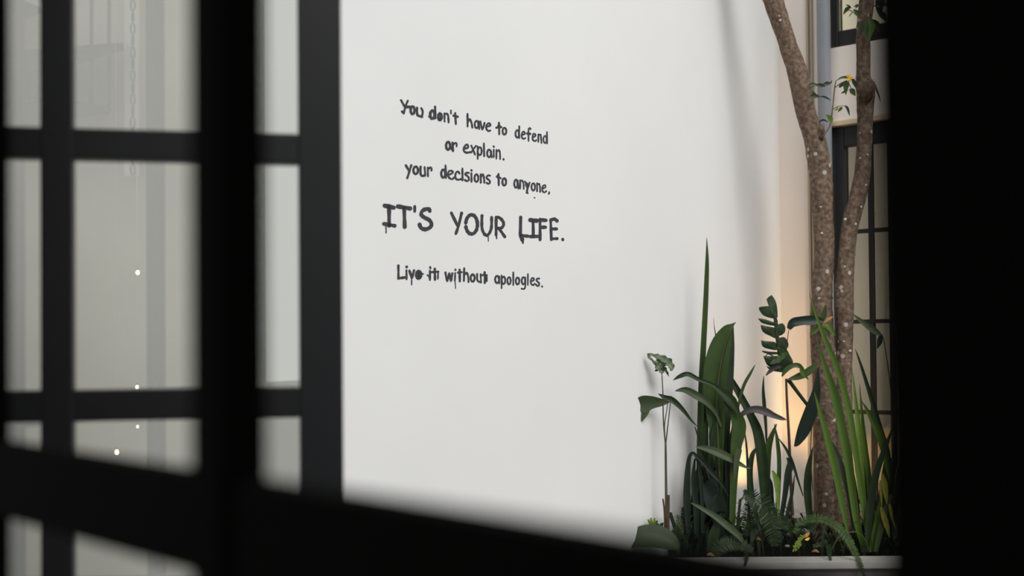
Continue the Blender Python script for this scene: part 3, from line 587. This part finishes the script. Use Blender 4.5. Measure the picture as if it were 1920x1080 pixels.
# ---- small rosette growing on the trunk
p8 = empty('trunk_rosette', P(1538, 605, 5.57), 'small fresh green rosette growing on the left trunk at leaf height', 'plant')
for pth, m_ in (([(1538, 612, 3), (1545, 590, 11), (1548, 572, 2)], 'green_mid'), ([(1535, 612, 3), (1528, 595, 9), (1524, 578, 1)], 'green_mid'), ([(1537, 612, 3), (1527, 620, 10), (1520, 628, 1)], 'green_fresh'),
                ([(1540, 612, 3), (1552, 608, 9), (1560, 620, 8), (1566, 630, 1)], 'green_fresh'), ([(1540, 614, 3), (1550, 622, 8), (1556, 636, 1)], 'green_mid'), ([(1536, 610, 3), (1526, 606, 7), (1519, 608, 1)], 'green_mid'), ([(1541, 610, 2), (1553, 598, 6), (1562, 594, 1)], 'dead_leaf')):
    blade(pth, m_, p8, 5.55, .3, .2, n=4)

# ---- clump of long grass blades on the right
p9 = plant('grass_blade_clump', 1632, 5.36, 'clump of long fresh green blades fanning out in front of the tree', 'plant')
for pth, m_, dy in (
    ([(1590, 1000, 5), (1580, 950, 12), (1568, 890, 14), (1556, 840, 14), (1546, 800, 12), (1537, 770, 8), (1527, 735, 1)], 'green_fresh', -.02),
    ([(1622, 1035, 10), (1607, 980, 14), (1598, 920, 16), (1590, 860, 19), (1578, 800, 19), (1565, 740, 17), (1548, 690, 11), (1532, 636, 1)], 'green_fresh', 0),
    ([(1634, 1035, 8), (1622, 960, 13), (1612, 900, 13), (1602, 830, 13), (1590, 760, 13), (1570, 690, 12), (1545, 630, 9), (1530, 590, 5), (1517, 548, .6)], 'green_fresh', -.03),
    ([(1632, 1035, 8), (1622, 960, 11), (1617, 900, 11), (1613, 830, 12), (1608, 780, 9), (1602, 730, 5), (1598, 690, .6)], 'green_lime', .01),
    ([(1640, 1035, 8), (1634, 950, 12), (1628, 880, 12), (1622, 830, 10), (1616, 770, 6), (1612, 720, 1)], 'green_fresh', .02),
    ([(1668, 900, 2), (1660, 850, 14), (1648, 810, 17), (1634, 782, 12), (1616, 752, 1)], 'green_fresh', -.02),
    ([(1640, 1035, 8), (1652, 950, 16), (1662, 890, 18), (1664, 850, 13), (1650, 800, 10), (1632, 740, 9), (1613, 680, 5), (1604, 655, 1)], 'green_dark', .02),
    ([(1626, 1035, 9), (1630, 960, 15), (1640, 900, 15), (1652, 860, 12), (1664, 830, 8), (1674, 800, 1)], 'green_dark', -.04),
    ([(1642, 1035, 8), (1650, 1000, 12), (1660, 960, 12), (1668, 935, 9), (1674, 926, 1)], 'green_mid', -.05),
    ([(1636, 1035, 6), (1640, 1000, 10), (1648, 960, 10), (1652, 930, 2)], 'green_fresh', -.03),
    ([(1600, 1000, 4), (1592, 930, 10), (1576, 870, 13), (1560, 835, 11), (1548, 815, 2)], 'green_grey', .02),
    ([(1618, 1035, 8), (1610, 980, 9), (1606, 930, 8), (1600, 880, 1)], 'green_mid', .03),
    ([(1628, 1035, 9), (1628, 960, 13), (1624, 900, 13), (1620, 850, 8), (1618, 800, 1)], 'green_mid', .03),
    ([(1648, 1035, 9), (1660, 970, 15), (1672, 900, 15), (1678, 850, 10), (1680, 800, 1)], 'green_deep', .05),
    ([(1655, 1035, 9), (1672, 970, 15), (1686, 910, 15), (1694, 860, 8), (1700, 820, 1)], 'green_deep', .06)):
    blade([(a_, b_, c_ * .88) for a_, b_, c_ in pth], m_, p9, 5.36 + dy, .4, random.uniform(-.2, .3), 'blade')
for pth, m_ in (([(1654, 888, 4), (1658, 905, 11), (1661, 925, 9), (1663, 945, 1)], 'yellow_leaf'), ([(1652, 950, 4), (1658, 970, 10), (1664, 990, 8), (1668, 1008, 1)], 'yellow_leaf'), ([(1668, 945, 4), (1671, 960, 6), (1674, 975, 3), (1680, 990, 1)], 'yellow_leaf'), ([(1650, 900, 2), (1652, 925, 5), (1654, 950, 1)], 'yellow_leaf')):
    blade(pth, m_, p9, 5.30, .3, .1)
p10 = plant('hanging_leaf_plant', 1655, 5.55, 'dark leaf drooping in front of the glazed door right of the tree')
blade([(1600, 590, 2), (1612, 600, 7), (1628, 612, 12), (1642, 622, 12), (1652, 628, 4)], 'green_grey', p10, 5.55, .35, .3)
blade([(1652, 626, 4), (1650, 640, 10), (1645, 654, 1), ], 'green_deep', p10, 5.55, .3)
stem([(1690, 1000), (1684, 880), (1672, 740), (1658, 640), (1650, 626)], 1.2, 'green_dark', p10, 5.56)

# ---- ferns
def frond(path, Y, m, parent, ln=12, step=2.2):
    rows = catmull([(r[0], r[1], Y + (r[2] if len(r) > 2 else 0)) for r in path], 14); pts = [P(*r) for r in rows]
    tot = sum((b - a).length for a, b in zip(pts[:-1], pts[1:])); s = step * Y / F; N_ = max(6, int(tot / s))
    mb = MB(); mb.tube(pts[::3] + [pts[-1]], [1.0 * Y / F] * len(pts[::3]) + [.3 * Y / F], 5)
    acc = 0; k = 0; seg = [(b - a).length for a, b in zip(pts[:-1], pts[1:])]
    for i in range(N_):
        d = tot * i / N_; j = 0; a = 0
        while j < len(seg) - 1 and a + seg[j] < d: a += seg[j]; j += 1
        p = pts[j].lerp(pts[j + 1], (d - a) / max(seg[j], 1e-6)); t = (pts[j + 1] - pts[j]).normalized()
        side = t.cross((p - EYE).normalized()).normalized(); q = i / N_
        L_ = ln * Y / F * (.35 + .65 * math.sin(math.pi * min(1, .12 + q * .9))) * random.uniform(.85, 1.1)
        for sg in (-1, 1):
            dv = (side * sg + t * .25 + Vector((0, random.uniform(-.4, .2), random.uniform(-.25, .05)))).normalized(); wv = t * (s * .5)
            mb.add([p - wv * .6, p + dv * L_ * .55 - wv, p + dv * L_, p + dv * L_ * .55 + wv, p + wv * .6], [(0, 1, 3, 4), (1, 2, 3)])
    return mb.build('frond', m, parent)
f1 = plant('fern', 1500, 5.34, 'fern with a pale frond arching over the white planter rim below the tree', 'fern')
frond([(1490, 1000), (1506, 977), (1535, 972, -.04), (1562, 981, -.08), (1585, 1003, -.12), (1600, 1030, -.16), (1612, 1055, -.19), (1621, 1082, -.19)], 5.36, 'fern_green', f1, 11)
frond([(1490, 1005), (1478, 985), (1462, 975), (1445, 985, -.03)], 5.38, 'green_dark', f1, 12)
frond([(1492, 1005), (1505, 990), (1514, 985), (1530, 1000, -.03)], 5.36, 'green_dark', f1, 10)
f2 = plant('fern', 1395, 5.33, 'fern with a thick dark frond curving down in the middle of the planter', 'fern')
frond([(1395, 925), (1415, 935), (1437, 955, -.02), (1447, 980, -.04), (1452, 1010, -.05), (1452, 1025, -.05)], 5.36, 'green_dark', f2, 26, 2.6)
frond([(1398, 1005), (1402, 965), (1408, 940), (1395, 918)], 5.40, 'green_dark', f2, 14)
f3 = plant('fern', 1345, 5.30, 'grey-green fern frond arching low just behind the rim at the left', 'fern')
frond([(1338, 1048), (1346, 1030), (1362, 1020), (1382, 1019), (1400, 1027, -.03), (1412, 1032, -.05)], 5.31, 'green_grey', f3, 18, 2.4)
frond([(1398, 1030), (1400, 1045, -.06), (1396, 1062, -.11)], 5.27, 'green_dark', f3, 6, 2)
f4 = plant('fern', 1575, 5.29, 'small fern with a thin frond hanging over the rim, left of the pale one', 'fern')
frond([(1525, 1024), (1540, 1020), (1552, 1022, -.03), (1555, 1038, -.08), (1557, 1062, -.11)], 5.29, 'green_dark', f4, 7, 2)
stem([(1560, 1030), (1572, 1008), (1588, 1000), (1606, 998), (1622, 1012), (1630, 1035)], 1.6, 'green_mid', f4, 5.31)
f5 = plant('fern', 1280, 5.36, 'upright fuzzy fern tuft at the foot of the white wall', 'fern')
frond([(1284, 1010), (1283, 980), (1281, 950)], 5.38, 'green_dark', f5, 10, 2)
frond([(1278, 1010), (1274, 985), (1270, 965)], 5.36, 'green_grey', f5, 8, 2)
for f_ in (f1, f2, f3, f4, f5): f_['group'] = 'ferns in the planter'
# long blades near the rim
p11 = plant('arching_blade_plant', 1395, 5.31, 'plant with one long blade arching right above the rim')
blade([(1296, 943, 2), (1312, 951, 7), (1340, 968, 11), (1362, 985, 13), (1385, 1005, 11), (1396, 1022, 3)], 'green_grey', p11, 5.30, .35, .2)
blade([(1333, 1040, 14), (1338, 1005, 20), (1346, 980, 10), (1352, 962, 1)], 'green_dark', p11, 5.32, .3)
# ---- rounded leaf at far left
p12 = plant('round_leaf_plant', 1215, 5.27, 'low plant with one big rounded grey-green leaf at the left end of the planter')
blade([(1172, 1035, 2), (1182, 1018, 30), (1205, 1010, 46), (1232, 1010, 48), (1256, 1018, 36), (1272, 1030, 8)], 'green_grey', p12, 5.25, .35, .5)
blade([(1255, 1045, 4), (1262, 1020, 20), (1268, 1000, 20), (1270, 985, 2)], 'green_dark', p12, 5.29, .3)
blade([(1236, 1015, 3), (1250, 1006, 13), (1262, 1004, 2)], 'green_dark', p12, 5.27, .3)
p13 = plant('small_succulent', 1224, 5.30, 'tiny bright lime succulent sprouting above the big rounded leaf')
for x, y in ((1215, 974), (1220, 971), (1227, 971), (1232, 976), (1236, 983), (1224, 980)):
    blade([(1226, 997, 3), ((x + 1226) / 2, 986, 6), (x, y, 3)], 'green_lime' if x < 1230 else 'green_mid', p13, 5.29, .4, n=4)
blade([(1230, 998, 3), (1240, 985, 7), (1244, 980, 1)], 'green_dark', p13, 5.29, .3)
# ---- small lime herb with orange petals
p14 = plant('small_lime_herb', 1498, 5.30, 'tiny lime herb with an orange tip close behind the rim')
for k in range(26):
    q = k / 26; x = 1490 + 16 * q + random.uniform(-4, 4); y = 1032 - 26 * q + random.uniform(-3, 3)
    blade([(x, y, 1), (x + random.uniform(-3, 3), y - 3, 3.5), (x + random.uniform(-5, 5), y - 6, .6)], 'green_lime' if k % 3 else 'yellow_leaf', p14, 5.31, .3, n=3)
blade([(1508, 1008, 1), (1513, 1003, 7), (1518, 998, 1)], 'dead_leaf', p14, 5.31, .3, name='petal')
blade([(1509, 1012, 1), (1514, 1011, 5), (1518, 1008, 1)], 'flower', p14, 5.31, .3, name='petal')
# fallen leaves and pebbles
for (x, y, Y, lab) in ((1529, 1035, 5.32, 'fallen tan leaf on the soil right of the lime herb'), (1332, 1042, 5.29, 'fallen tan leaf behind the rim at the left'), (1420, 1012, 5.40, 'fallen tan leaf beside the thick dark fern frond')):
    o = blade([(x - 7, y, 1), (x, y - 2, 7), (x + 7, y + 1, 1)], 'dead_leaf', None, Y, .4, .6, 'fallen_leaf', 4); tag(o, lab, 'leaf', 'fallen leaves on the soil')
for (x, y, Y, r_, lab) in ((1480, 1003, 5.42, 5, 'largest grey pebble on the soil near the lime herb'), (1476, 1024, 5.35, 4, 'small grey pebble low near the rim, left of the lime herb'), (1510, 995, 5.45, 7, 'grey stone lying at the foot of the tree'), (1492, 970, 5.5, 6, 'pale stone behind the ferns, left of the trunk base')):
    o = MB().ball(P(x, y, Y), r_ * Y / F, 9, 6, (1.3, 1, .7)).build('pebble', 'stone', None, True); tag(o, lab, 'stone', 'pebbles on the soil')

# ---- undergrowth of short dark leaves: nobody could count it
mb_v = MB()
for k in range(520):
    px = random.uniform(1262, 1690); 
    yl = min(on_plane(px, 900, CORNER, N1).y if px < 1465 else 9, on_plane(px, 900, CORNER, N2).y if px > 1465 else 9)
    Y = random.uniform(5.33, max(5.36, yl - .06)); b = P(px, 1000, Y); b.z = SOIL
    h = random.uniform(.06, .26) if px < 1400 else random.uniform(.05, .19)
    a = random.uniform(0, 6.28); d = Vector((math.cos(a), math.sin(a) * .6, 0)); wv = Vector((-d.y, d.x, 0)) * random.uniform(.006, .016)
    cur = [b, b + d * h * .12 + Z * h * .5, b + d * h * .38 + Z * h * .88, b + d * h * .75 + Z * h * .92]
    if any((c - CORNER).dot(N1) < .015 or (c - CORNER).dot(N2) < .015 or c.y < 5.31 for c in cur): continue
    mb_v.add([cur[0] - wv * .4, cur[0] + wv * .4, cur[1] - wv, cur[1] + wv, cur[2] - wv, cur[2] + wv, cur[3]], [(0, 1, 3, 2), (2, 3, 5, 4), (4, 5, 6)])
o = mb_v.build('undergrowth', 'green_dark', None, True); tag(o, 'mass of short dark leaves covering the soil between the taller plants', 'undergrowth', kind='stuff')
mb_v = MB()

# ------------------------------------------------------------------ warm garden lamps hidden in the planting
def spot(px, Y, zz, aim, energy, lab, size=70):
    b = P(px, 900, Y); b.z = SOIL - .02; r = empty('garden_spotlight', b, lab, 'lamp', 'warm garden spotlights')
    d = (aim - (b + Z * zz)).normalized(); c = b + Z * zz
    MB().tube([b, b + Z * (zz - .03)], .006, 8).build('stake', 'lamp_body', r, True)
    hs = MB().tube([c - d * .07, c - d * .05, c + d * .005], [.012, .026, .028], 14).build('housing', 'lamp_body', r, True)
    MB().tube([c + d * .0055, c + d * .007], .023, 14).build('lens', 'lens', hs)
    ld = bpy.data.lights.new('spot_beam', 'SPOT'); lo = bpy.data.objects.new('spot_beam', ld); COL.objects.link(lo)
    lo.parent = r; lo.matrix_parent_inverse = Matrix.Translation(-r.location)
    lo.location = c + d * .02; lo.rotation_euler = (-d).to_track_quat('Z', 'Y').to_euler()
    ld.energy = energy; ld.color = (1, .56, .16); ld.spot_size = math.radians(size); ld.spot_blend = .7; ld.shadow_soft_size = .012
spot(1462, 5.70, .10, on_plane(1425, 640, CORNER, N1), 15, 'small black garden spotlight glowing warm on the wall corner behind the plants', 84)
spot(1640, 5.60, .16, on_plane(1630, 820, CORNER, N2), 30, 'small black garden spotlight glowing warm on the glazed door', 80)

# ------------------------------------------------------------------ near window (dark, close to the lens) and its wall
NH = Vector((0.648, -0.762, 0)).normalized(); NN = Vector((0.762, 0.648, 0)).normalized()
NS = .75                                          # slim frame, three quarters of a metre off
NA = Vector((-0.62 * NS, 1.48 * NS, 0))
def near_s(px): q = on_plane(px, 600, NA, NN); return (q - NA).dot(NH)
w1 = empty('window_1', NA + Z * 1.3, kind='structure')
def nbox(s0, s1, z0, z1, t0=-.018 * .75, t1=.018 * .75, name='frame', m='interior_shade', bev=.003):
    return MB().box(NA + NH * s0 + NN * t0 + Z * z0, NH * (s1 - s0), NN * (t1 - t0), Z * (z1 - z0), bev).build(name, m, w1)
sp = near_s(428); ZR0, ZR1 = 1.5 - .187 * NS, 1.5 - .1015 * NS
nbox(sp - .021, sp + .021, 0.05, 2.6, -.0165, .0165, name='mullion')
s_left = near_s(-8)
nbox(s_left - .04, s_left, .05, 2.6, name='mullion')
nbox(s_left - .5, sp - .0215, ZR0, ZR1, -.012, .012, name='rail')
s_right = near_s(1678)
nbox(sp + .0215, s_right + .05, ZR0 - .02, ZR1, -.012, .012, name='rail')
nbox(sp + .0215, s_right + .05, .05, ZR0 - .021, -.012, .012, name='panel')
nbox(s_left - .55, s_right + .05, 2.6, 2.68, name='rail')
ja = on_plane(1672, 0, NA, NN); jb = on_plane(1703, 1080, NA, NN)
def jl(z): t = (z - jb.z) / (ja.z - jb.z); return jb.lerp(ja, t)
MB().box(jl(.05) - NN * .02, NH * .3, NN * .04, jl(2.599) - jl(.05), .003).build('jamb', 'interior_shade', w1)
s_hinge = s_left - .45
nbox(s_hinge - .10, s_hinge - .03, .05, 2.6, name='jamb')
nm = MB()
nm.box(NA + NH * (s_right + .12) + NN * -.07, NH * 2.5, NN * .12, Z * 3.2)
nm.box(NA + NH * (s_hinge - 1.0) + NN * -.07, NH * .895, NN * .12, Z * 3.2)
nm.box(NA + NH * (s_hinge - .10) + NN * -.07 + Z * 2.69, NH * (s_right + .16 - s_hinge), NN * .12, Z * .51)
tag(nm.build('wall_front', 'interior_shade'), kind='structure')
om = MB()  # unseen white cladding, added to bounce light into the courtyard corner
om.box(NA + NH * (s_right + .13) + NN * .051, NH * 2.4, NN * .02, Z * 3.2)
tag(om.build('bounce_cladding', 'bounce_plaster'), kind='structure')
# ceiling over the dark room the picture is taken from
cl = MB().box(NA + NH * (s_hinge - 1.0) + NN * -.07 + Z * 3.2, NH * (3.9 + s_right - s_hinge), NN * -.9, Z * .12).build('ceiling', 'concrete'); tag(cl, kind='structure')

# ------------------------------------------------------------------ open glazed door leaf
LU = Vector((0.9805, 0.1965, 0)).normalized(); LN = Vector((0.1965, -0.9805, 0)).normalized()
LA = Vector((-0.3565, 2.05, 0))
def lq(px, py): return on_plane(px, py, LA, LN)
def ls(px): return (lq(px, 540) - LA).dot(LU)
d1 = empty('door_1', LA + LU * -.63, kind='structure')
def lbox(s0, s1, z0, z1, t=.02, name='bar', bev=.003):
    return MB().box(LA + LU * s0 - LN * t + Z * z0, LU * (s1 - s0), LN * 2 * t, Z * (z1 - z0), bev).build(name, 'door_frame', d1)
sL = -.615; sR0, sR1 = ls(560.5), ls(641); m0, m1 = ls(79), ls(139.5)
ZB, ZT = .06, 2.60
lbox(sR0, sR1, ZB, ZT, name='stile'); lbox(sL, sL + .06, ZB, ZT, name='stile')
lbox(sL + .06, sR0, ZT - .07, ZT, .019, 'rail'); lbox(sL + .06, sR0, ZB, ZB + .15, .019, 'rail')
zt0, zt1 = lq(350, 305).z, lq(350, 248.5).z; zb0, zb1 = lq(350, 786).z, lq(350, 728).z
pitch_z = zt0 - zb0
zz = [(zb0 - pitch_z, zb1 - pitch_z), (zb0, zb1), (zt0, zt1), (zt0 + pitch_z, zt1 + pitch_z)]
zz = [q for q in zz if q[0] > ZB + .2 and q[1] < ZT - .1]
for z0, z1 in zz: lbox(sL + .06, sR0, z0, z1, .017, 'muntin')
lbox(m0, m1, ZB + .15, ZT - .07, .0175, 'muntin')
lbox(sL - .065, sL - .005, 0, ZT + .08, .03, 'post')
for z_ in (.4, 2.2): MB().tube([LA + LU * (sL - .002) + LN * .03 + Z * z_, LA + LU * (sL - .002) + LN * .03 + Z * (z_ + .09)], .010, 10).build('hinge', 'door_frame', d1, True)
# panes one by one
zs = [ZB + .15] + [v for q in zz for v in q] + [ZT - .07]; cols = ((sL + .06, m0), (m1, sR0))
for a, b in cols:
    for k in range(0, len(zs), 2):
        MB().add([LA + LU * a + Z * zs[k], LA + LU * b + Z * zs[k], LA + LU * b + Z * zs[k + 1], LA + LU * a + Z * zs[k + 1]], [(0, 1, 2, 3)]).build('pane', 'glass', d1)
# handle on the closing stile, outer side
hp = LA + LU * ((sR0 + sR1) / 2) - LN * .02 + Z * 1.12
MB().box(hp - LU * .012 - Z * .06, LU * .024, -LN * .008, Z * .16, .002).tube([hp - LN * .008 + Z * .04, hp - LN * .05 + Z * .04, hp - LN * .055 + Z * .04 - LU * .02, hp - LN * .055 + Z * .038 - LU * .11], .008, 8).build('handle', 'door_frame', d1)

# ------------------------------------------------------------------ the far side of the yard, behind the eye: it shows in the door glass
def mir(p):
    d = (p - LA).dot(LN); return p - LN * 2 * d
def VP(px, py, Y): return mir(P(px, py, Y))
def slab(pts, Y0, Y1, name, m, parent=None):
    a = [VP(x, y, Y0) for x, y in pts]; b = [VP(x, y, Y1) for x, y in pts]; n = len(pts)
    return MB().add(a + b, [tuple(range(n)), tuple(range(2 * n - 1, n - 1, -1))] + [(i, i + n, (i + 1) % n + n, (i + 1) % n) for i in range(n)]).build(name, m, parent)
YF = 8.4
c0 = VP(-700, 600, YF); c1 = VP(440, 600, YF)
for v in (c0, c1): v.z = 0
dv = (c1 - c0); nv = Vector((dv.y, -dv.x, 0)).normalized()
if nv.dot(EYE - c0) < 0: nv = -nv
tag(MB().box(c0, dv, -nv * .2, Z * 4.4).build('wall_far', 'facade'), kind='structure')
tag(MB().box(c0 + Z * 4.4 - nv * .2 , dv, nv * .3, Z * .1, .01).build('trim_3', 'steel'), kind='structure')
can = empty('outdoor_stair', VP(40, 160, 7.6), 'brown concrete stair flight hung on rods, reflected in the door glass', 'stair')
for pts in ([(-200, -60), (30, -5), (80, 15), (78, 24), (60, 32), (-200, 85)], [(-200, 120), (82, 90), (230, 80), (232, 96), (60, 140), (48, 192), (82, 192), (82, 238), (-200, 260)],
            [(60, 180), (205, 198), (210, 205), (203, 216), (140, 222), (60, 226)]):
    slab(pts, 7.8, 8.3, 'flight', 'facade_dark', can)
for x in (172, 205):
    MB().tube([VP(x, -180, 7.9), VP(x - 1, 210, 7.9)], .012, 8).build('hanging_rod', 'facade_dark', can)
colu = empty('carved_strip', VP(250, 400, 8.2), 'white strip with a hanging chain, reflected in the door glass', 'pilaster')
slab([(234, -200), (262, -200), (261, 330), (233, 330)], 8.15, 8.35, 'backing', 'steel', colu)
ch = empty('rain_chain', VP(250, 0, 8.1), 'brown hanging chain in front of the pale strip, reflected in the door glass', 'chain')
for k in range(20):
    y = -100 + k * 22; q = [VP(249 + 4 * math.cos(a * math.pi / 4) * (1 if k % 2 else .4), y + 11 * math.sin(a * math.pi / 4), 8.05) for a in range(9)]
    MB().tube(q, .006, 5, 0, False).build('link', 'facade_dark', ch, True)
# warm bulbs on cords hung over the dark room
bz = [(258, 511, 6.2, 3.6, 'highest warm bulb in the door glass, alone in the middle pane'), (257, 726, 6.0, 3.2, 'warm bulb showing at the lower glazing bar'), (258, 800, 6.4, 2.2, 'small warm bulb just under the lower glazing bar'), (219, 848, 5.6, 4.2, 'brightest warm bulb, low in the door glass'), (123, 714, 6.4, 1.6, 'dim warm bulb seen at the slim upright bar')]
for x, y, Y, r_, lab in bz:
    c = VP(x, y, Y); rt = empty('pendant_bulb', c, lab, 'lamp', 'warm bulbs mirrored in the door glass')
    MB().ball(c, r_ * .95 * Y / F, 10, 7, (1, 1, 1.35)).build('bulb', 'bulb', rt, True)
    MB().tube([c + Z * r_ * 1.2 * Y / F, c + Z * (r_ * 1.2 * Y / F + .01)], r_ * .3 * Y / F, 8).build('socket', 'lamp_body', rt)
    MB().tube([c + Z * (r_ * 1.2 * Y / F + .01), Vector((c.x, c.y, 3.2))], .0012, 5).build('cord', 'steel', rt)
